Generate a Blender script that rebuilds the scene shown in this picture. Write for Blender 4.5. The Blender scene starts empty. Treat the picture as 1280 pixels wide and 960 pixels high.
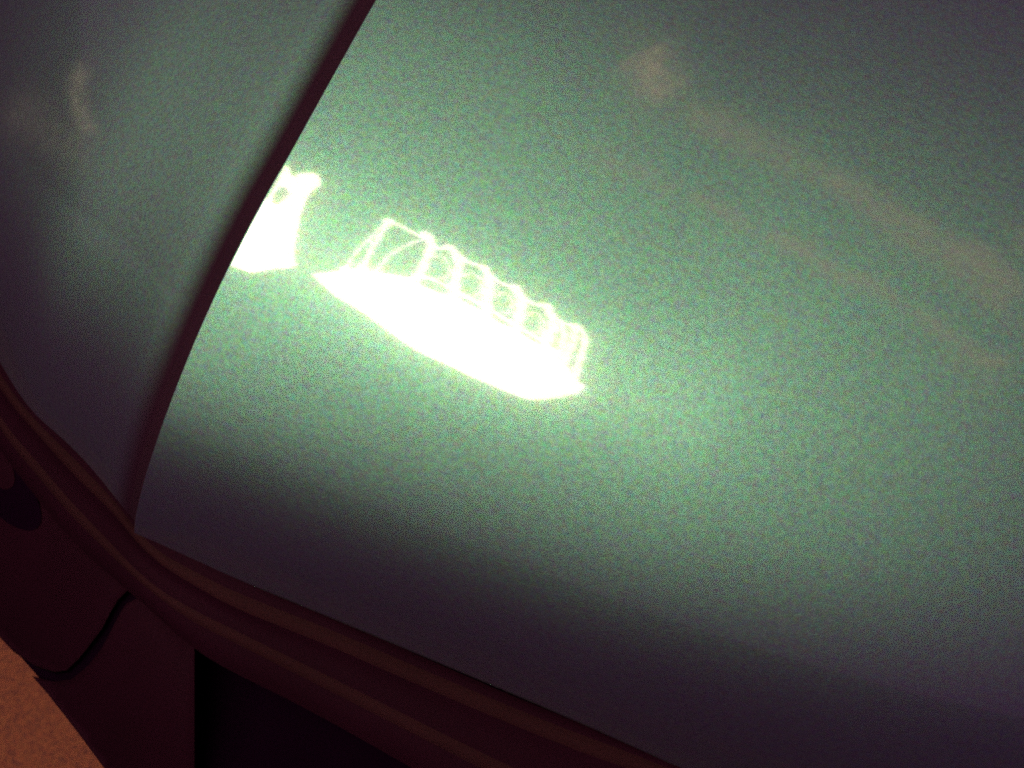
import bpy, math, random
import numpy as np
from mathutils import Vector, Matrix
from mathutils.geometry import tessellate_polygon

sc = bpy.context.scene
col = sc.collection

# ------------------------------------------------------------------ camera
CAM_DIST = 0.62
PITCH = math.radians(28)      # tilt of the view from straight down, looking towards the car
ROLL = math.radians(22.9)
FPX = 1244.0                  # focal length in pixels of a 1280 px wide frame
NOSE_Z = 0.62                 # height of the leading edge of the hood above the ground


def profile_tables():
    w = np.linspace(0, 1.6, 1601)
    we = np.linspace(-0.4, 2.0, 2401)
    k = np.exp(-(np.arange(-60, 61) / 24.0) ** 2)
    deg = np.interp(we, [-0.4, 0.0, 0.045, 0.085, 0.125, 0.23, 0.33, 0.45, 0.7, 1.1, 2.0], [150, 76, 60, 46, 34.5, 20.5, 12.0, 6.0, 1.0, -3.0, -6.0])
    deg = np.convolve(deg, k / k.sum(), 'same')
    th = np.radians(np.clip(np.interp(w, we, deg), -8, 76))
    z = np.concatenate([[0], np.cumsum(0.5 * (np.tan(th[1:]) + np.tan(th[:-1])) * np.diff(w))])
    return w, z


PW, PZ = profile_tables()


def prof(w):
    return np.interp(w, PW, PZ) + np.minimum(w, 0) * 2.5


D = np.array([0, math.sin(PITCH), -math.cos(PITCH)])
R0 = np.array([1.0, 0, 0])
U0 = np.array([0, math.cos(PITCH), math.sin(PITCH)])
RX = math.cos(ROLL) * R0 + math.sin(ROLL) * U0
UY = -math.sin(ROLL) * R0 + math.cos(ROLL) * U0
T = np.array([0, 0.200, NOSE_Z + float(prof(0.200))])
CAM = T - D * CAM_DIST


def ray(px, py):
    v = D * FPX + RX * (px - 640) - UY * (py - 480)
    return v / np.linalg.norm(v)


def on_plane(px, py, z):
    d = ray(px, py)
    t = (z - CAM[2]) / d[2]
    return CAM + d * t


def smooth_curve(pts, n=12):
    """Catmull-Rom through 2D or 3D points."""
    p = [np.array(q, float) for q in pts]
    p = [2 * p[0] - p[1]] + p + [2 * p[-1] - p[-2]]
    out = []
    for i in range(1, len(p) - 2):
        for k in range(n):
            t = k / n
            a, b, c, d = p[i - 1], p[i], p[i + 1], p[i + 2]
            out.append(0.5 * ((2 * b) + (c - a) * t + (2 * a - 5 * b + 4 * c - d) * t * t + (3 * b - a - 3 * c + d) * t ** 3))
    out.append(p[-2])
    return np.array(out)


# leading edge of the hood: straight; hood surface a swept profile with a little crown
_a = on_plane(177, 668, NOSE_Z)
_b = on_plane(829, 946, NOSE_Z)
NS = (_b[1] - _a[1]) / (_b[0] - _a[0])


def hood_z(x, y):
    w = y - (_a[1] + NS * (x - _a[0]))
    s = 0.86 + 0.24 * (x - XK) + 2.6 * np.maximum(x - 0.06, 0) ** 2     # the nose grows rounder away from the corner
    s = np.clip(s, 0.75, 1.9)
    return NOSE_Z + s * prof(w / s) - CROWN * (x - 0.12) ** 2 - 0.50 * np.maximum(x - 0.12, 0) ** 2 - EDGE * np.exp(-np.maximum(x - XK, -0.05) / 0.05)


CROWN = 0.14
EDGE = 0.0030
XK = float(_a[0])


def hit(px, py, f, t0=0.3, t1=1.6):
    d = ray(px, py)
    ts = np.linspace(t0, t1, 1400)
    P = CAM[None, :] + ts[:, None] * d[None, :]
    g = P[:, 2] - f(P[:, 0], P[:, 1])
    i = np.where((g[:-1] > 0) & (g[1:] <= 0))[0]
    if len(i) == 0:
        return None
    i = i[0]
    t = ts[i] + (ts[i + 1] - ts[i]) * g[i] / (g[i] - g[i + 1])
    return CAM + d * t


def hood_normal(x, y):
    e = 1e-3
    n = np.array([-(hood_z(x + e, y) - hood_z(x - e, y)) / (2 * e), -(hood_z(x, y + e) - hood_z(x, y - e)) / (2 * e), 1.0])
    return n / np.linalg.norm(n)
# END MATHS

cam_data = bpy.data.cameras.new('camera')
cam_data.sensor_width = 36
cam_data.lens = FPX / 1280 * 36
cam_data.clip_start = 0.01
cam_data.clip_end = 200
cam_data.dof.use_dof = True
cam_data.dof.focus_distance = 0.66
cam_data.dof.aperture_fstop = 7.5
cam = bpy.data.objects.new('camera', cam_data)
col.objects.link(cam)
m = Matrix(((RX[0], UY[0], -D[0]), (RX[1], UY[1], -D[1]), (RX[2], UY[2], -D[2])))
cam.matrix_world = Matrix.Translation(Vector(CAM)) @ m.to_4x4()
sc.camera = cam

# ------------------------------------------------------------------ light
world = bpy.data.worlds.new('World')
sc.world = world
world.use_nodes = True
bg = world.node_tree.nodes['Background']
bg.inputs['Color'].default_value = (0.74, 0.22, 0.80, 1)
bg.inputs['Strength'].default_value = 0.105
sc.view_settings.view_transform = 'Standard'
sc.view_settings.look = 'None'
sc.view_settings.exposure = 0
sc.view_settings.gamma = 1
sc.view_settings.use_curve_mapping = False
sc.render.engine = 'CYCLES'
sc.cycles.use_denoising = False
sc.cycles.sample_clamp_indirect = 3.0
sc.cycles.max_bounces = 6

LAMP_COLOR = (1.0, 0.92, 0.67, 1)
LAMP_POWER = 18.0

LAMP = dict(
    body=[(-1.028, -0.444), (-0.968, -0.399), (-0.904, -0.326), (-0.867, -0.291), (-0.829, -0.273), (-0.768, -0.257), (-0.709, -0.233), (-0.663, -0.225), (-0.613, -0.255), (-0.554, -0.27), (-0.488, -0.259), (-0.408, -0.293), (-0.359, -0.334), (-0.326, -0.341), (-0.258, -0.365), (-0.178, -0.409), (-0.117, -0.461), (-0.078, -0.519), (-0.042, -0.591), (-0.01, -0.604), (-0.023, -0.677), (-0.053, -0.726), (-0.095, -0.82), (-0.143, -0.887), (-0.187, -0.91), (-0.233, -0.909), (-0.317, -0.895), (-0.427, -0.856), (-0.551, -0.827), (-0.615, -0.79), (-0.68, -0.741), (-0.734, -0.681), (-0.788, -0.638), (-0.843, -0.604), (-0.9, -0.577), (-0.944, -0.535), (-0.984, -0.491)],
    tubes=[(0.011, [(-0.782, 0.158), (-0.716, 0.139), (-0.65, 0.114)]), (0.012, [(-0.651, 0.156), (-0.597, 0.072), (-0.558, 0.109)]), (0.012, [(-0.558, 0.109), (-0.493, 0.048), (-0.44, 0.049)]), (0.012, [(-0.44, 0.049), (-0.382, -0.017), (-0.33, -0.02)]), (0.012, [(-0.33, -0.02), (-0.266, -0.096), (-0.217, -0.08)]), (0.012, [(-0.217, -0.08), (-0.165, -0.153), (-0.118, -0.15)]), (0.014, [(-0.12, -0.138), (-0.083, -0.186), (-0.07, -0.272), (-0.058, -0.467), (-0.052, -0.586)]), (0.011, [(-0.781, 0.153), (-0.801, -0.009), (-0.813, -0.125), (-0.808, -0.292)]), (0.007, [(-0.789, 0.144), (-0.827, 0.001), (-0.864, -0.146), (-0.889, -0.337)]), (0.007, [(-0.659, 0.101), (-0.713, 0.01), (-0.752, -0.132), (-0.771, -0.264)]), (0.01955, [(-0.656, 0.162), (-0.62, 0.062), (-0.618, -0.088), (-0.636, -0.232)]), (0.01955, [(-0.561, 0.114), (-0.518, 0.035), (-0.504, -0.111), (-0.492, -0.268)]), (0.020699999999999996, [(-0.441, 0.055), (-0.405, -0.057), (-0.398, -0.185), (-0.383, -0.314)]), (0.020699999999999996, [(-0.331, -0.013), (-0.29, -0.118), (-0.278, -0.245), (-0.269, -0.366)]), (0.01955, [(-0.219, -0.073), (-0.179, -0.181), (-0.177, -0.292), (-0.165, -0.426)]), (0.013, [(-0.12, -0.147), (-0.108, -0.252), (-0.107, -0.368), (-0.103, -0.483)]), (0.01, [(-0.165, -0.14), (-0.14, -0.227), (-0.132, -0.334), (-0.129, -0.45)]), (0.014, [(-0.663, -0.225), (-0.591, -0.154), (-0.52, -0.185), (-0.416, -0.23), (-0.289, -0.298), (-0.188, -0.345), (-0.118, -0.423)]), (0.005, [(-0.827, 0.001), (-0.803, -0.119), (-0.844, -0.261)]), (0.005, [(-0.592, 0.005), (-0.573, 0.033), (-0.54, -0.033), (-0.536, -0.11), (-0.569, -0.15)]), (0.005, [(-0.483, -0.067), (-0.466, -0.022), (-0.434, -0.053), (-0.424, -0.139), (-0.44, -0.195)]), (0.005, [(-0.371, -0.135), (-0.356, -0.081), (-0.322, -0.119), (-0.313, -0.207), (-0.339, -0.245)]), (0.005, [(-0.257, -0.198), (-0.244, -0.153), (-0.211, -0.197), (-0.202, -0.287), (-0.225, -0.308)])],
    knobs=[(0.024, (-0.783, 0.152)), (0.022, (-0.652, 0.144)), (0.022, (-0.558, 0.104)), (0.022, (-0.44, 0.043)), (0.022, (-0.33, -0.02)), (0.022, (-0.217, -0.08)), (0.02, (-0.116, -0.148)), (0.026, (-0.816, -0.254)), (0.022, (-0.886, -0.304))],
    body2=[(-1.416, -0.027), (-1.357, 0.109), (-1.334, 0.264), (-1.341, 0.357), (-1.306, 0.308), (-1.259, 0.272), (-1.237, 0.315), (-1.17, 0.343), (-1.137, 0.307), (-1.127, 0.26), (-1.144, 0.239), (-1.164, 0.195), (-1.166, 0.128), (-1.165, 0.037), (-1.156, -0.066), (-1.153, -0.177), (-1.152, -0.315), (-1.149, -0.384), (-1.125, -0.416), (-1.161, -0.472), (-1.228, -0.512), (-1.285, -0.564), (-1.354, -0.621), (-1.415, -0.617), (-1.512, -0.609), (-1.547, -0.567), (-1.469, -0.208)],
    hole=[(-1.357, 0.133), (-1.336, 0.206), (-1.271, 0.203), (-1.235, 0.167), (-1.247, 0.124), (-1.28, 0.057), (-1.339, 0.054)],
    hole2=[(-1.362, -0.011), (-1.339, 0.013), (-1.323, -0.009), (-1.322, -0.054), (-1.34, -0.066), (-1.358, -0.043)],
    tubes2=[(0.006, [(-1.152, 0.233), (-1.153, 0.191), (-1.154, 0.133), (-1.152, 0.063), (-1.153, 0.011)])],
)
LAMP_Z = 2.45


# ------------------------------------------------------------------ materials
def mat(name):
    m = bpy.data.materials.new(name)
    m.use_nodes = True
    nt = m.node_tree
    return m, nt, nt.nodes['Principled BSDF']


def N(nt, kind, **kw):
    n = nt.nodes.new(kind)
    for k, v in kw.items():
        if k in n.inputs:
            n.inputs[k].default_value = v
        else:
            setattr(n, k, v)
    return n


def paint_material():
    m, nt, p = mat('green_metallic_paint')
    L = nt.links.new
    tc = N(nt, 'ShaderNodeTexCoord')
    coarse = N(nt, 'ShaderNodeTexNoise', Scale=230.0, Detail=2.0, Roughness=0.6)
    fine = N(nt, 'ShaderNodeTexNoise', Scale=620.0, Detail=2.0, Roughness=0.75)
    for t in (coarse, fine):
        L(tc.outputs['Object'], t.inputs['Vector'])
    # flakes tint the paint slightly towards blue, green and red
    mixc = N(nt, 'ShaderNodeMix', data_type='RGBA', blend_type='MIX')
    mixc.inputs[0].default_value = 0.45
    L(coarse.outputs['Color'], mixc.inputs[6])
    L(fine.outputs['Color'], mixc.inputs[7])
    gain = N(nt, 'ShaderNodeMix', data_type='RGBA', blend_type='MULTIPLY')
    gain.inputs[0].default_value = 1.0
    gain.inputs[7].default_value = (2.0, 2.0, 2.0, 1)
    L(mixc.outputs[2], gain.inputs[6])
    flake = N(nt, 'ShaderNodeMix', data_type='RGBA', blend_type='MIX')
    flake.clamp_factor = False
    flake.inputs[0].default_value = FLAKE
    flake.inputs[6].default_value = (1, 1, 1, 1)
    L(gain.outputs[2], flake.inputs[7])
    base = N(nt, 'ShaderNodeMix', data_type='RGBA', blend_type='MULTIPLY')
    base.inputs[0].default_value = 1.0
    base.inputs[6].default_value = PAINT
    L(flake.outputs[2], base.inputs[7])
    # dusty wipe marks
    dust = N(nt, 'ShaderNodeAttribute', attribute_name='dust')
    dn = N(nt, 'ShaderNodeTexNoise', Scale=75.0, Detail=6.0, Roughness=0.7)
    L(tc.outputs['Object'], dn.inputs['Vector'])
    dr = N(nt, 'ShaderNodeMapRange')
    dr.inputs['From Min'].default_value = 0.18
    dr.inputs['From Max'].default_value = 0.7
    L(dn.outputs['Fac'], dr.inputs['Value'])
    dm = N(nt, 'ShaderNodeMath', operation='MULTIPLY')
    L(dust.outputs['Fac'], dm.inputs[0])
    L(dr.outputs['Result'], dm.inputs[1])
    nt.nodes.remove(p)
    bump = N(nt, 'ShaderNodeBump', Strength=0.25, Distance=0.0004)
    L(fine.outputs['Fac'], bump.inputs['Height'])
    wave = N(nt, 'ShaderNodeTexNoise', Scale=26.0, Detail=1.0)
    L(tc.outputs['Object'], wave.inputs['Vector'])
    cb = N(nt, 'ShaderNodeBump', Strength=0.05, Distance=0.0015)
    L(wave.outputs['Fac'], cb.inputs['Height'])
    flk = N(nt, 'ShaderNodeBsdfAnisotropic', distribution='BECKMANN')
    flk.inputs['Roughness'].default_value = PAINT_ROUGH
    L(base.outputs[2], flk.inputs['Color'])
    L(bump.outputs[0], flk.inputs['Normal'])
    coat = N(nt, 'ShaderNodeBsdfAnisotropic', distribution='GGX')
    coat.inputs['Roughness'].default_value = 0.03 ** 0.5 * 0.28
    coat.inputs['Color'].default_value = (1, 1, 1, 1)
    L(cb.outputs[0], coat.inputs['Normal'])
    fr = N(nt, 'ShaderNodeFresnel')
    fr.inputs['IOR'].default_value = 1.8
    p = N(nt, 'ShaderNodeMixShader')
    L(fr.outputs[0], p.inputs[0])
    L(flk.outputs[0], p.inputs[1])
    L(coat.outputs[0], p.inputs[2])
    # flakes lying at odd angles: a wide, weak lobe, and purple diffuse painted in for a veil of stray light
    w1 = N(nt, 'ShaderNodeBsdfAnisotropic', distribution='GGX')
    w1.inputs['Roughness'].default_value = 0.62
    L(base.outputs[2], w1.inputs['Color'])
    mw = N(nt, 'ShaderNodeMixShader')
    mw.inputs[0].default_value = 0.15
    L(p.outputs[0], mw.inputs[1])
    L(w1.outputs[0], mw.inputs[2])
    w2 = N(nt, 'ShaderNodeBsdfDiffuse')
    w2.inputs['Color'].default_value = (0.52, 0.10, 0.52, 1)
    mw2 = N(nt, 'ShaderNodeMixShader')
    mw2.inputs[0].default_value = 0.048
    L(mw.outputs[0], mw2.inputs[1])
    L(w2.outputs[0], mw2.inputs[2])
    p = mw2
    # second, tighter flake lobe round the lamp's mirror image
    g = N(nt, 'ShaderNodeBsdfGlossy', distribution='BECKMANN')
    g.inputs['Roughness'].default_value = 0.36
    L(base.outputs[2], g.inputs['Color'])
    mx = N(nt, 'ShaderNodeMixShader')
    mx.inputs[0].default_value = 0.13
    L(p.outputs[0], mx.inputs[1])
    L(g.outputs[0], mx.inputs[2])
    hz = N(nt, 'ShaderNodeBsdfGlossy', distribution='GGX')      # warm lobe standing in for lens bloom round the lamp images
    hz.inputs['Roughness'].default_value = 0.17
    hz.inputs['Color'].default_value = (1.0, 0.80, 0.58, 1)
    mh = N(nt, 'ShaderNodeMixShader')
    mh.inputs[0].default_value = 0.034
    L(mx.outputs[0], mh.inputs[1])
    L(hz.outputs[0], mh.inputs[2])
    mx = mh
    dd = N(nt, 'ShaderNodeBsdfDiffuse')
    dd.inputs['Color'].default_value = (0.28, 0.265, 0.235, 1)
    mx2 = N(nt, 'ShaderNodeMixShader')
    L(dm.outputs[0], mx2.inputs[0])
    L(mx.outputs[0], mx2.inputs[1])
    L(dd.outputs[0], mx2.inputs[2])
    # shade band painted along the seam, also hiding the coat's reflection
    gr = N(nt, 'ShaderNodeAttribute', attribute_name='seam_shade')
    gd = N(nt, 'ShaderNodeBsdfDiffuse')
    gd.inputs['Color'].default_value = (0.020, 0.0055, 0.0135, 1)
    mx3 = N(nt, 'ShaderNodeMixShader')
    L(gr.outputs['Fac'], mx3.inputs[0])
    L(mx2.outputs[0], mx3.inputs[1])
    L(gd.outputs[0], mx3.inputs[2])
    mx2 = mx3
    L(mx2.outputs[0], nt.nodes['Material Output'].inputs['Surface'])
    return m


PAINT = (0.200, 0.455, 0.330, 1)
FLAKE = 1.0
PAINT_ROUGH = 0.65


def plastic(name, color, rough, var=0.6, scale=500.0, spec=0.5):
    m, nt, p = mat(name)
    L = nt.links.new
    tc = N(nt, 'ShaderNodeTexCoord')
    n1 = N(nt, 'ShaderNodeTexNoise', Scale=scale, Detail=3.0, Roughness=0.7)
    n2 = N(nt, 'ShaderNodeTexNoise', Scale=14.0, Detail=5.0, Roughness=0.6)
    L(tc.outputs['Object'], n1.inputs['Vector'])
    L(tc.outputs['Object'], n2.inputs['Vector'])
    a = N(nt, 'ShaderNodeMix', data_type='RGBA', blend_type='MIX')
    a.inputs[0].default_value = 0.4
    L(n1.outputs['Color'], a.inputs[6])
    L(n2.outputs['Fac'], a.inputs[7])
    mul = N(nt, 'ShaderNodeMix', data_type='RGBA', blend_type='MIX')
    mul.inputs[0].default_value = var
    mul.inputs[6].default_value = (0.5, 0.5, 0.5, 1)
    L(a.outputs[2], mul.inputs[7])
    fin = N(nt, 'ShaderNodeMix', data_type='RGBA', blend_type='MULTIPLY')
    fin.inputs[0].default_value = 1.0
    fin.inputs[6].default_value = tuple(2 * c for c in color[:3]) + (1,)
    L(mul.outputs[2], fin.inputs[7])
    L(fin.outputs[2], p.inputs['Base Color'])
    p.inputs['Roughness'].default_value = rough
    p.inputs['Specular IOR Level'].default_value = spec
    b = N(nt, 'ShaderNodeBump', Strength=0.3, Distance=0.0006)
    L(n1.outputs['Fac'], b.inputs['Height'])
    L(b.outputs[0], p.inputs['Normal'])
    return m


def glow(name, k=1.0):
    m = bpy.data.materials.new(name)
    m.use_nodes = True
    nt = m.node_tree
    nt.nodes.remove(nt.nodes['Principled BSDF'])
    e = N(nt, 'ShaderNodeEmission')
    e.inputs['Color'].default_value = LAMP_COLOR
    e.inputs['Strength'].default_value = LAMP_POWER * k
    nt.links.new(e.outputs[0], nt.nodes['Material Output'].inputs['Surface'])
    return m


M_PAINT = paint_material()
M_TRIM = plastic('maroon_brown_trim', (0.0175, 0.0036, 0.0058), 0.85, spec=0.05)
M_BUMPER = plastic('dark_maroon_plastic', (0.0105, 0.0009, 0.0046), 0.8, spec=0.04)
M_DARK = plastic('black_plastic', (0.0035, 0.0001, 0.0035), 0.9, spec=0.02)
M_SEAM_SHADE = plastic('maroon_seam_shade', (0.020, 0.0055, 0.013), 0.8, spec=0.04)
M_HOUSING = plastic('lamp_housing', (0.25, 0.25, 0.25), 0.6)
M_GLOW = glow('lamp_glow')
M_GLOW_TUBE = glow('lamp_glow_tube', 0.9)


def ground_material():
    m, nt, p = mat('brick_red_paving')
    L = nt.links.new
    tc = N(nt, 'ShaderNodeTexCoord')
    n1 = N(nt, 'ShaderNodeTexNoise', Scale=170.0, Detail=5.0, Roughness=0.75)
    n2 = N(nt, 'ShaderNodeTexNoise', Scale=420.0, Detail=3.0, Roughness=0.8)
    L(tc.outputs['Object'], n1.inputs['Vector'])
    L(tc.outputs['Object'], n2.inputs['Vector'])
    r = N(nt, 'ShaderNodeValToRGB')
    r.color_ramp.elements[0].position = 0.34
    r.color_ramp.elements[0].color = (0.090, 0.014, 0.013, 1)
    r.color_ramp.elements[1].position = 0.52
    r.color_ramp.elements[1].color = (0.185, 0.038, 0.016, 1)
    e = r.color_ramp.elements.new(0.8)
    e.color = (0.24, 0.062, 0.024, 1)
    L(n1.outputs['Fac'], r.inputs['Fac'])
    mx = N(nt, 'ShaderNodeMix', data_type='RGBA', blend_type='OVERLAY')
    mx.inputs[0].default_value = 0.6
    L(r.outputs['Color'], mx.inputs[6])
    L(n2.outputs['Color'], mx.inputs[7])
    L(mx.outputs[2], p.inputs['Base Color'])
    p.inputs['Roughness'].default_value = 0.85
    b = N(nt, 'ShaderNodeBump', Strength=0.6, Distance=0.002)
    L(n1.outputs['Fac'], b.inputs['Height'])
    L(b.outputs[0], p.inputs['Normal'])
    return m


# ------------------------------------------------------------------ mesh helpers
def mesh_obj(name, verts, faces, material, parent=None, smooth=True):
    me = bpy.data.meshes.new(name)
    me.from_pydata([tuple(map(float, v)) for v in verts], [], faces)
    me.update()
    if smooth:
        me.polygons.foreach_set('use_smooth', [True] * len(me.polygons))
    me.materials.append(material)
    o = bpy.data.objects.new(name, me)
    col.objects.link(o)
    if parent is not None:
        o.parent = parent
    return o


def grid_obj(name, P, material, parent=None):
    """P: array rows x cols x 3."""
    r, c = P.shape[:2]
    faces = [(i * c + j, i * c + j + 1, (i + 1) * c + j + 1, (i + 1) * c + j) for i in range(r - 1) for j in range(c - 1)]
    return mesh_obj(name, P.reshape(-1, 3), faces, material, parent)


def resample(P, n):
    P = np.asarray(P, float)
    s = np.concatenate([[0], np.cumsum(np.linalg.norm(np.diff(P, axis=0), axis=1))])
    t = np.linspace(0, s[-1], n)
    return np.stack([np.interp(t, s, P[:, k]) for k in range(P.shape[1])], 1)


def tube(name, pts, radius0, material, parent, seg=8):
    P = resample(smooth_curve(pts, 6), 14)
    V, F = [], []
    up = np.array([0, 0, 1.0])
    for i in range(len(P)):
        t = P[min(i + 1, len(P) - 1)] - P[max(i - 1, 0)]
        t /= np.linalg.norm(t)
        s = np.cross(t, up)
        s /= np.linalg.norm(s)
        radius = radius0 * (0.78 + 0.22 * math.sin(i * 1.9 + 40 * P[0][0]))
        u = np.cross(s, t)
        for k in range(seg):
            a = 2 * math.pi * k / seg
            V.append(P[i] + radius * (math.cos(a) * s + math.sin(a) * u))
    for i in range(len(P) - 1):
        for k in range(seg):
            F.append((i * seg + k, i * seg + (k + 1) % seg, (i + 1) * seg + (k + 1) % seg, (i + 1) * seg + k))
    F.append(tuple(range(seg)))
    F.append(tuple(range((len(P) - 1) * seg, len(P) * seg)))
    return mesh_obj(name, V, F, material, parent)


def ball(name, c, r, material, parent):
    V, F = [], []
    n, mseg = 6, 10
    for i in range(n + 1):
        a = math.pi * i / n
        for j in range(mseg):
            b = 2 * math.pi * j / mseg
            V.append((c[0] + r * math.sin(a) * math.cos(b), c[1] + r * math.sin(a) * math.sin(b), c[2] + r * math.cos(a)))
    for i in range(n):
        for j in range(mseg):
            F.append((i * mseg + j, i * mseg + (j + 1) % mseg, (i + 1) * mseg + (j + 1) % mseg, (i + 1) * mseg + j))
    return mesh_obj(name, V, F, material, parent)


def empty(name, loc, label, cat, group=None):
    o = bpy.data.objects.new(name, None)
    o.empty_display_size = 0.1
    col.objects.link(o)
    o['label'] = label
    o['category'] = cat
    if group:
        o['group'] = group
    return o


# ------------------------------------------------------------------ ground
M_DARK_GROUND = plastic('added_dark_ground', (0.007, 0.001, 0.012), 0.9, spec=0.1)  # unseen ground, made dark purple to keep the nose reflection dark
g = mesh_obj('ground', [(-80, -80, 0), (80, -80, 0), (80, 80, 0), (-80, 80, 0)], [(0, 1, 2, 3)], M_DARK_GROUND, None, False)
g['kind'] = 'structure'
# a strip of brick red paving runs past the corner of the car
_p = on_plane(60, 900, 0.004)
_v, _f = [], []
_dir = np.array([math.cos(math.radians(118)), math.sin(math.radians(118)), 0])
_nrm = np.array([_dir[1], -_dir[0], 0])
for _s, _t in ((-0.26, 0.30), (0.75, 0.30), (0.75, -0.16), (-0.26, -0.16)):
    q = _p + _dir * _s + _nrm * _t
    _v.append((q[0], q[1], 0.004))
g = mesh_obj('paving', _v, [(0, 1, 2, 3)], ground_material(), None, False)
g['kind'] = 'structure'

# ------------------------------------------------------------------ car
car = empty('parked_car', (0, 0, 0), 'metallic green parked car seen close at its front corner, lamp light mirrored in its hood', 'car')

# seam between hood and fender, traced on the hood surface
seam_px = [(590, -200), (528, -95), (470, 0), (418, 92), (368, 182), (328, 252), (290, 325), (255, 400), (222, 480), (195, 555), (178, 612), (170, 648)]
pts = []
for q in seam_px:
    h = hit(q[0], q[1], hood_z)
    if h is not None:
        pts.append(h)
pts = smooth_curve(pts, 8)
order = np.argsort(pts[:, 1])
SY, SX = pts[order, 1], pts[order, 0]


def seam_x(y):
    x = np.interp(y, SY, SX)
    s0 = (SX[4] - SX[0]) / (SY[4] - SY[0])
    s1 = (SX[-1] - SX[-5]) / (SY[-1] - SY[-5])
    return np.where(y < SY[0], SX[0] + (y - SY[0]) * s0 * 0.5, np.where(y > SY[-1], SX[-1] + (y - SY[-1]) * s1, x))


def nose_y(x):
    return _a[1] + NS * (x - _a[0])


# hood: a pressed sheet with a folded-under edge
rows, cols = 300, 330
wv = 1.15 * (np.linspace(0, 1, rows) ** 1.5)
P = np.zeros((rows, cols, 3))
for i, w in enumerate(wv):
    xs0 = float(seam_x(nose_y(XK) + w))
    u = np.linspace(0, 1, cols) ** 1.3
    x = xs0 + u * (1.15 - xs0)
    y = nose_y(x) + w
    P[i, :, 0] = x
    P[i, :, 1] = y
    P[i, :, 2] = hood_z(x, y)
# folded edges at the seam (left) and the nose (front)
edge = P[:, :1, :].copy()
l1 = edge + np.array([-0.0008, 0, -0.0012])
l2 = edge + np.array([-0.0004, 0, -0.0050])
l3 = edge + np.array([0.010, 0, -0.0110])
P = np.concatenate([l3, l2, l1, P], axis=1)
fr = P[:1].copy()
f1 = fr + np.array([0, -0.0006, -0.003])
f2 = fr + np.array([0, 0.004, -0.008])
P = np.concatenate([f2, f1, P], axis=0)
hood = grid_obj('hood', P, M_PAINT, car)


def polydist(V, line):
    d = np.full(len(V), 1e6)
    s = np.zeros(len(V))
    L = np.asarray(line)
    for i in range(len(L) - 1):
        a, b = L[i][:3], L[i + 1][:3]
        ab = b - a
        t = np.clip(((V - a) @ ab) / (ab @ ab), 0, 1)
        c = a + t[:, None] * ab
        e = np.linalg.norm(V - c, axis=1)
        k = e < d
        d[k] = e[k]
        s[k] = (i + t[k]) / (len(L) - 1)
    return d, s


def dust_attribute(o, f, strokes):
    n = len(o.data.vertices)
    V = np.zeros(n * 3)
    o.data.vertices.foreach_get('co', V)
    V = V.reshape(-1, 3)
    val = np.zeros(n)
    # measure in the photograph's grid, about half a millimetre of panel per unit
    rel = V - CAM
    dep = rel @ D
    Q = np.stack([640 + FPX * (rel @ RX) / dep, 480 - FPX * (rel @ UY) / dep, 0 * dep], 1)
    for px, width, strength in strokes:
        d, s = polydist(Q, smooth_curve([(a, b, 0) for a, b in px], 5))
        d = d * 0.0006
        fade = np.clip(np.minimum(s, 1 - s) * 6, 0, 1) * 0.8 + 0.2
        val = np.maximum(val, 1.45 * strength * fade * np.exp(-(d / (1.35 * width)) ** 2))
    at = o.data.attributes.new('dust', 'FLOAT', 'POINT')
    at.data.foreach_set('value', val.astype(np.float32))


dust_attribute(hood, hood_z, [
    ([(800, 60), (815, 90), (838, 130)], 0.015, 0.52),
    ([(850, 130), (900, 158), (960, 185), (1010, 215)], 0.010, 0.30),
    ([(985, 195), (1060, 235), (1120, 270), (1190, 310), (1250, 345), (1290, 372)], 0.0075, 0.36),
    ([(1090, 270), (1160, 305), (1220, 345), (1275, 400)], 0.010, 0.32),
    ([(720, 185), (800, 215), (850, 245)], 0.007, 0.2),
    ([(940, 290), (1000, 310), (1050, 345), (1090, 355), (1130, 385)], 0.005, 0.40),
    ([(1120, 380), (1160, 400), (1195, 425), (1225, 448), (1250, 452), (1262, 440)], 0.005, 0.36),
    ([(850, 238), (900, 262), (945, 292)], 0.004, 0.3),
    ([(1040, 235), (1110, 280), (1170, 318), (1240, 372), (1270, 410)], 0.0035, 0.30),
    ([(1195, 300), (1245, 322), (1275, 350)], 0.004, 0.32),
    ([(1180, 440), (1260, 470)], 0.012, 0.15),
    ([(1270, 290), (1290, 300)], 0.01, 0.2),
])

# fender: the corner curves back, so its own nose line and surface
def znose(x):
    """height of the leading edge: level on the hood, falling away round the corner"""
    d = XK - x
    return NOSE_Z - SIDE * 0.5 * (d + np.sqrt(d * d + 0.015 ** 2))


SIDE = 0.39
FDROP = 0.007          # the fender lies this far below the hood


def on_body(px, py, off):
    return hit(px, py, lambda x, y: znose(x) - off + 0 * y, 0.2, 3.0)


L0 = [(-300, -60), (-120, 260), (0, 448), (35, 500), (94, 552), (145, 612), (170, 648), (200, 676), (231, 690), (299, 722), (400, 765), (473, 797), (637, 868), (829, 946), (1100, 1062), (1400, 1190)]
_n = [on_body(q[0], q[1] + 6.0, FDROP) for q in smooth_curve(L0[:9] + [(320, 732)], 6)]
_n = np.array([q for q in _n if q is not None])
_n = np.concatenate([_n[:1] + 2.5 * (_n[:1] - _n[6:7]), _n])
_o = np.argsort(_n[:, 0])
NX, NY = _n[_o, 0], _n[_o, 1]


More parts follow.
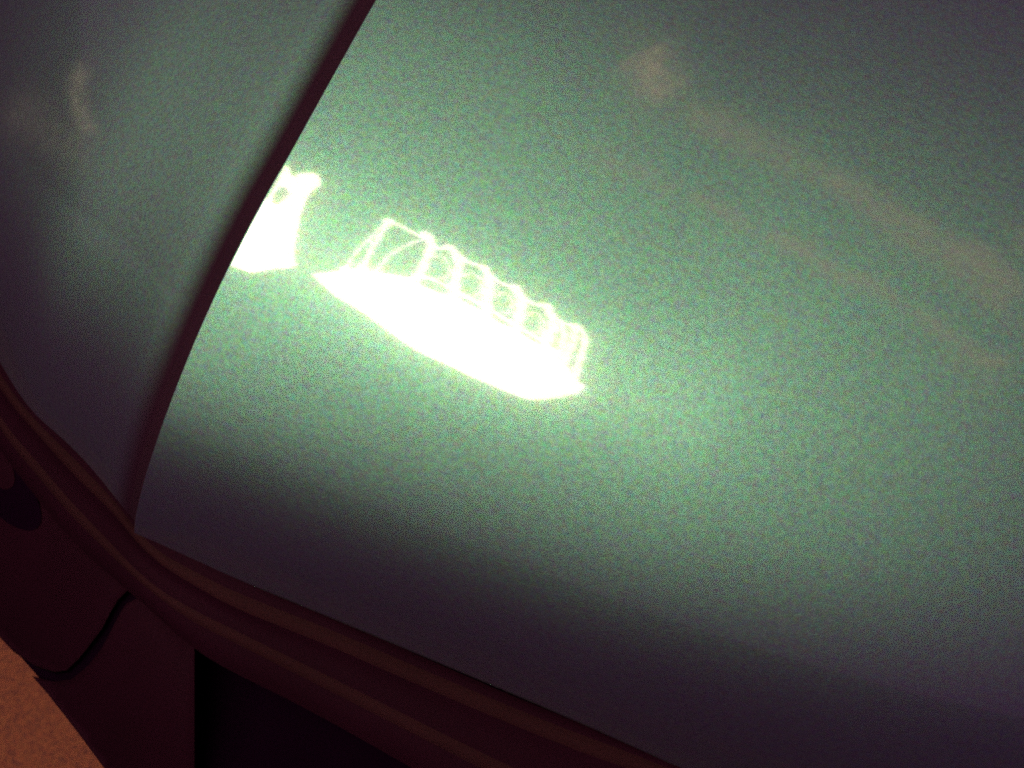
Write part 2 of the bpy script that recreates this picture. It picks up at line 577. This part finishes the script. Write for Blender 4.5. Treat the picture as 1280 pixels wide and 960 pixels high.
_gx = np.linspace(NX[0] - 0.3, NX[-1] + 0.1, 900)
_gy = np.where(_gx < NX[0], NY[0] + (_gx - NX[0]) * (NY[6] - NY[0]) / (NX[6] - NX[0]), np.interp(_gx, NX, NY))
_sg = 0.022 / (_gx[1] - _gx[0])
_k = np.exp(-0.5 * (np.arange(-120, 121) / _sg) ** 2)
_gs = np.convolve(np.pad(_gy, 120, 'edge'), _k / _k.sum(), 'valid')


def fend_y(x):
    return np.interp(x, _gx, _gs) - 0.002


def fender_z(x, y):
    w = y - fend_y(x)
    return znose(x) - FDROP + prof(w * 0.9) - 0.30 * np.maximum(XK - x, 0) ** 2


M_ = 260
K_ = 240
FXL = max(NX[0], XK - 0.8)
wv = 1.1 * (np.linspace(0, 1, M_) ** 1.5)
P = np.zeros((M_, K_, 3))
for i, w in enumerate(wv):
    # right border lies just under the hood edge
    x1 = XK
    for _ in range(12):
        x1 = float(seam_x(fend_y(x1) + w))
    x1 += 0.004
    u = (1 - np.linspace(0, 1, K_)) ** 1.6
    x = x1 - u * (x1 - FXL)
    y = fend_y(x) + w
    z = fender_z(x, y)
    d = x1 - x
    z = z + 0.018 * min(w / 0.12, 1.0) * np.exp(-d / 0.09)
    ref = float(hood_z(x1, y[-1])) - FDROP
    z = z + (ref - z[-1]) * np.exp(-(d / 0.5))
    z = z - 0.004 * np.exp(-(d / 0.004) ** 1.3)
    P[i, :, 0] = x
    P[i, :, 1] = y
    P[i, :, 2] = z
FP = P
fr = P[:1].copy()
P = np.concatenate([fr + np.array([-0.004, 0.012, -0.03]), fr + np.array([-0.001, 0.002, -0.008]), P], axis=0)
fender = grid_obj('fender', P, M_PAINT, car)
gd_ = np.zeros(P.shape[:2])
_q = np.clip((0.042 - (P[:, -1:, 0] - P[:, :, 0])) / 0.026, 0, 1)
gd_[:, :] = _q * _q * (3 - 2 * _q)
ga = fender.data.attributes.new('seam_shade', 'FLOAT', 'POINT')  # mask of the painted shade, fading out from the seam
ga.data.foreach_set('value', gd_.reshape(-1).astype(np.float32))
dust_attribute(fender, fender_z, [
    ([(108, 75), (96, 105), (100, 145), (122, 172)], 0.0055, 0.26),
    ([(0, 130), (60, 160), (120, 205)], 0.014, 0.10),
])

# dark strip added along the seam, its colour painting the gap's shade
G = []
offs = [-0.017, -0.015, -0.011, -0.007, -0.003, 0.0, 0.004]
lift = [-0.0002, 0.0003, 0.0006, 0.0008, 0.0007, 0.0, -0.001]
for i in range(0, M_, 2):
    row = FP[i]
    e = row[-1]
    G.append([(e[0] + o, np.interp(e[0] + o, row[:, 0], row[:, 1]), np.interp(e[0] + o, row[:, 0], row[:, 2]) + l) for o, l in zip(offs, lift)])
grid_obj('seam_shade_strip', np.array(G), M_SEAM_SHADE, car)

# ------------------------------------------------------------------ bumper and trims
def line3(px, z, n=90):
    p = [on_body(a, b, NOSE_Z - z) for a, b in smooth_curve(px, 8)]
    p = [q for q in p if q is not None]
    return resample(np.array(p), n)


L1 = [(-300, -25), (-120, 295), (0, 479), (47, 537), (94, 589), (141, 634), (172, 672), (202, 700), (243, 725), (299, 754), (419, 800), (583, 870), (719, 925), (829, 965), (1100, 1080), (1400, 1210)]
L1b = [(-300, -10), (-120, 310), (0, 492), (47, 550), (94, 602), (139, 648), (170, 684), (200, 712), (240, 738), (296, 770), (415, 822), (578, 894), (714, 950), (824, 992), (1100, 1110), (1400, 1240)]
L2 = [(-300, 20), (-120, 340), (0, 520), (47, 578), (90, 628), (132, 672), (164, 706), (196, 734), (238, 760), (290, 786), (410, 845), (570, 925), (706, 990), (816, 1040), (1100, 1170), (1400, 1310)]
L3 = [(-300, 50), (-120, 370), (0, 548), (40, 600), (80, 648), (122, 690), (160, 724), (194, 752), (236, 786), (285, 812), (400, 872), (560, 955), (696, 1030), (806, 1085), (1100, 1230), (1400, 1380)]
L4 = [(-300, 65), (-120, 385), (0, 562), (38, 612), (76, 660), (118, 702), (157, 736), (192, 766), (232, 802), (280, 834), (394, 892), (550, 980), (690, 1060), (800, 1120), (1100, 1260), (1400, 1420)]


def strip(name, specs, material, n=120):
    rows = [line3(px, z, n) for px, z in specs]
    return grid_obj(name, np.array(rows), material, car)


def bulge(A, B, za, zb, h, k=7):
    """rows between the two lines with a rounded section h metres proud."""
    a = line3(A, za, 120)
    b = line3(B, zb, 120)
    out = []
    for i in range(k):
        t = i / (k - 1)
        p = a * (1 - t) + b * t
        p[:, 2] += h * math.sin(math.pi * t)
        p[:, 1] -= 0.4 * h * math.sin(math.pi * t)
        out.append(p)
    return out


z0 = NOSE_Z - 0.006
# dark gap under the sheet edge
def mid(A, B, t):
    return [(p[0] * (1 - t) + q[0] * t, p[1] * (1 - t) + q[1] * t) for p, q in zip(A, B)]


LM = mid(smooth_curve(L0, 4), smooth_curve(L1, 4), 0.62)
L0s = smooth_curve(L0, 4)
L1s = smooth_curve(L1, 4)
L1m = mid(L1s, smooth_curve(L1b, 4), 0.45)
grid_obj('upper_trim', np.array(bulge(L0s, LM, z0 - 0.006, z0 - 0.004, 0.0008)), M_BUMPER, car)
grid_obj('trim_bead', np.array(bulge(LM, L1m, z0 - 0.004, z0 - 0.005, 0.0020)), M_TRIM, car)
grid_obj('trim_groove', np.array(bulge(L1m, L2, z0 - 0.005, z0 - 0.013, -0.003)), M_BUMPER, car)
L2m = mid(L2, L3, 0.55)
grid_obj('lower_trim', np.array(bulge(L2, L2m, z0 - 0.013, z0 - 0.016, 0.0015)), M_TRIM, car)
grid_obj('lower_trim_lip', np.array(bulge(L2m, L4, z0 - 0.016, z0 - 0.030, 0.002)), M_BUMPER, car)


def poly_surface(name, px, zf, material, thick=0.004, parent=car, step=7):
    """a moulded panel: outline in px order, height from zf(px,py); filled as a fine grid clipped to the outline."""
    from mathutils.geometry import delaunay_2d_cdt
    out = [tuple(q) for q in px]
    # subdivide the border
    bd = []
    for i in range(len(out)):
        a, b = np.array(out[i], float), np.array(out[(i + 1) % len(out)], float)
        k = max(1, int(np.linalg.norm(b - a) / step))
        for j in range(k):
            bd.append(a + (b - a) * j / k)
    arr = np.array(bd)

    def inside(x, y):
        c = False
        j = len(arr) - 1
        for i in range(len(arr)):
            if (arr[i][1] > y) != (arr[j][1] > y) and x < (arr[j][0] - arr[i][0]) * (y - arr[i][1]) / (arr[j][1] - arr[i][1]) + arr[i][0]:
                c = not c
            j = i
        return c
    pts = [Vector(b) for b in bd]
    nb = len(pts)
    for X in np.arange(arr[:, 0].min(), arr[:, 0].max(), step * 1.5):
        for Y in np.arange(arr[:, 1].min(), arr[:, 1].max(), step * 1.5):
            if inside(X, Y) and np.min(np.hypot(arr[:, 0] - X, arr[:, 1] - Y)) > step * 0.7:
                pts.append(Vector((X, Y)))
    r = delaunay_2d_cdt(pts, [(i, (i + 1) % nb) for i in range(nb)], [list(range(nb))], 1, 1e-4)
    vs, fs = r[0], r[2]
    V = []
    for v in vs:
        dd = float(np.min(np.hypot(arr[:, 0] - v.x, arr[:, 1] - v.y)))
        roll = 0.003 * math.exp(-(dd / 4.0) ** 1.2)          # rounded border
        V.append(on_body(v.x, v.y, NOSE_Z - zf(v.x, v.y) + roll))
    n = len(V)
    # walls hanging down from the border give the panel its thickness
    F = [tuple(f) for f in fs]
    idx = {}
    base = []
    for i in range(nb):
        q = min(range(min(n, nb + 50)), key=lambda k: (vs[k] - pts[i]).length)
        base.append(q)
    for q in base:
        V.append(V[q] + np.array([0, 0, -thick * 3]))
    for i in range(nb):
        j = (i + 1) % nb
        F.append((base[i], base[j], n + j, n + i))
    return mesh_obj(name, V, F, material, parent)


def fall(x, y):
    """height of the bumper cover: falls away from the trims towards the ground edge"""
    # distance (px of the photograph's grid) below the corner trim line
    ca, sa = math.cos(math.radians(50)), math.sin(math.radians(50))
    d = -(x - 0) * sa + (y - 555) * ca
    t = max(0.0, d) / 170.0
    return NOSE_Z - 0.040 - 0.035 * t - 0.075 * t * t


gapc = [(192, 741), (172, 741), (158, 744), (147, 755), (137, 772), (128, 790), (118, 808), (104, 826), (88, 841), (70, 846), (48, 840), (18, 820)]
upper = [(-140, 392), (0, 556), (38, 608), (76, 655), (118, 698), (157, 731)] + \
        [(186, 737)] + [(x, y - 5) for x, y in gapc[1:6]] + [(x - 5, y - 3) for x, y in gapc[6:9]] + [(68, 840), (44, 832), (16, 814), (0, 797), (-140, 630)]
lower = [(200, 757), (240, 795), (243, 800), (243, 1010), (172, 1010), (130, 960), (96, 914), (60, 868), (40, 845), (66, 852), (90, 849), (110, 832), (126, 812), (138, 790), (148, 770), (158, 754), (172, 748), (190, 748)]
poly_surface('bumper_corner', upper, fall, M_BUMPER)
poly_surface('bumper_cover', lower, lambda x, y: fall(x, y) - 0.001, M_BUMPER)
# dark tray behind the gap
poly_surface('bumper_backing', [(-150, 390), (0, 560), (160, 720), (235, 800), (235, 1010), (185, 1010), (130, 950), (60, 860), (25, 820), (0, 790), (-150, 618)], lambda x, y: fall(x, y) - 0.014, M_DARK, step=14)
def ellipse(name, cx, cy, ax, ay, rot, lift, dome, material, parent):
    c, s_ = math.cos(rot), math.sin(rot)
    V, F = [], []
    R, K = 6, 28
    for i in range(R + 1):
        k = i / R
        for j in range(K):
            a = 2 * math.pi * j / K
            X = cx + k * (ax * math.cos(a) * c - ay * math.sin(a) * s_)
            Y = cy + k * (ax * math.cos(a) * s_ + ay * math.sin(a) * c)
            V.append(on_body(X, Y, NOSE_Z - fall(X, Y) - lift - dome * (1 - k * k)))
    for i in range(R):
        for j in range(K):
            F.append((i * K + j, i * K + (j + 1) % K, (i + 1) * K + (j + 1) % K, (i + 1) * K + j))
    return mesh_obj(name, V, F, material, parent)


recess = ellipse('bumper_recess', 0, 605, 72, 30, math.radians(50), 0.0012, 0.0008, M_DARK, car)
ellipse('recess_cover', -6, 582, 34, 18, math.radians(55), 0.003, 0.002, M_BUMPER, recess)
# recessed grille mouth on the right
mouth = [(215, 760), (280, 780), (394, 840), (550, 920), (720, 1000), (900, 1080), (900, 1300), (215, 1300)]
poly_surface('grille_recess', mouth, lambda x, y: NOSE_Z - 0.115, M_DARK, step=18)

# ------------------------------------------------------------------ lamps
def glow_block(name, outline, holes, z, thick, material, parent):
    loops = [[Vector((x, y, 0)) for x, y in outline]] + [[Vector((x, y, 0)) for x, y in h] for h in holes]
    tris = tessellate_polygon(loops)
    flat = [v for l in loops for v in l]
    n = len(flat)
    V = [(v.x, v.y, z) for v in flat] + [(v.x, v.y, z + thick) for v in flat]
    F = [tuple(t) for t in tris] + [tuple(n + k for k in reversed(t)) for t in tris]
    k0 = 0
    for l in loops:
        k = len(l)
        for i in range(k):
            j = (i + 1) % k
            F.append((k0 + i, k0 + j, n + k0 + j, n + k0 + i))
        k0 += k
    return mesh_obj(name, V, F, material, parent, False)


def lamp(label, body, holes, tubes, knobs):
    t = empty('hanging_lamp', (0, 0, 0), label, 'lamp', 'lamps hanging over the hood')
    glow_block('glowing_body', body, holes, LAMP_Z, 0.04, M_GLOW, t)
    xs, ys = [q[0] for q in body], [q[1] for q in body]
    cx, cy = sum(xs) / len(xs), sum(ys) / len(ys)
    for f in (-0.3, 0.3):
        x = cx + f * (max(xs) - min(xs))
        tube('hanging_rod', [(x, cy, LAMP_Z + 0.04), (x + 0.002, cy, LAMP_Z + 0.4), (x + 0.003, cy, LAMP_Z + 0.9)], 0.006, M_HOUSING, t)
    for r, pts in tubes:
        tube('glow_tube', [(x, y, LAMP_Z) for x, y in pts], r, M_GLOW_TUBE, t)
    for r, c in knobs:
        ball('glow_bulb', (c[0], c[1], LAMP_Z), r, M_GLOW_TUBE, t)
    return t


lamp('long bright lamp with a row of glowing hoops, mirrored whole in the hood', LAMP['body'], [], LAMP['tubes'], LAMP['knobs'])
lamp('bright lamp mirrored beside the seam and cut off by the edge of the hood', LAMP['body2'], [LAMP['hole'], LAMP['hole2']], LAMP['tubes2'], [])
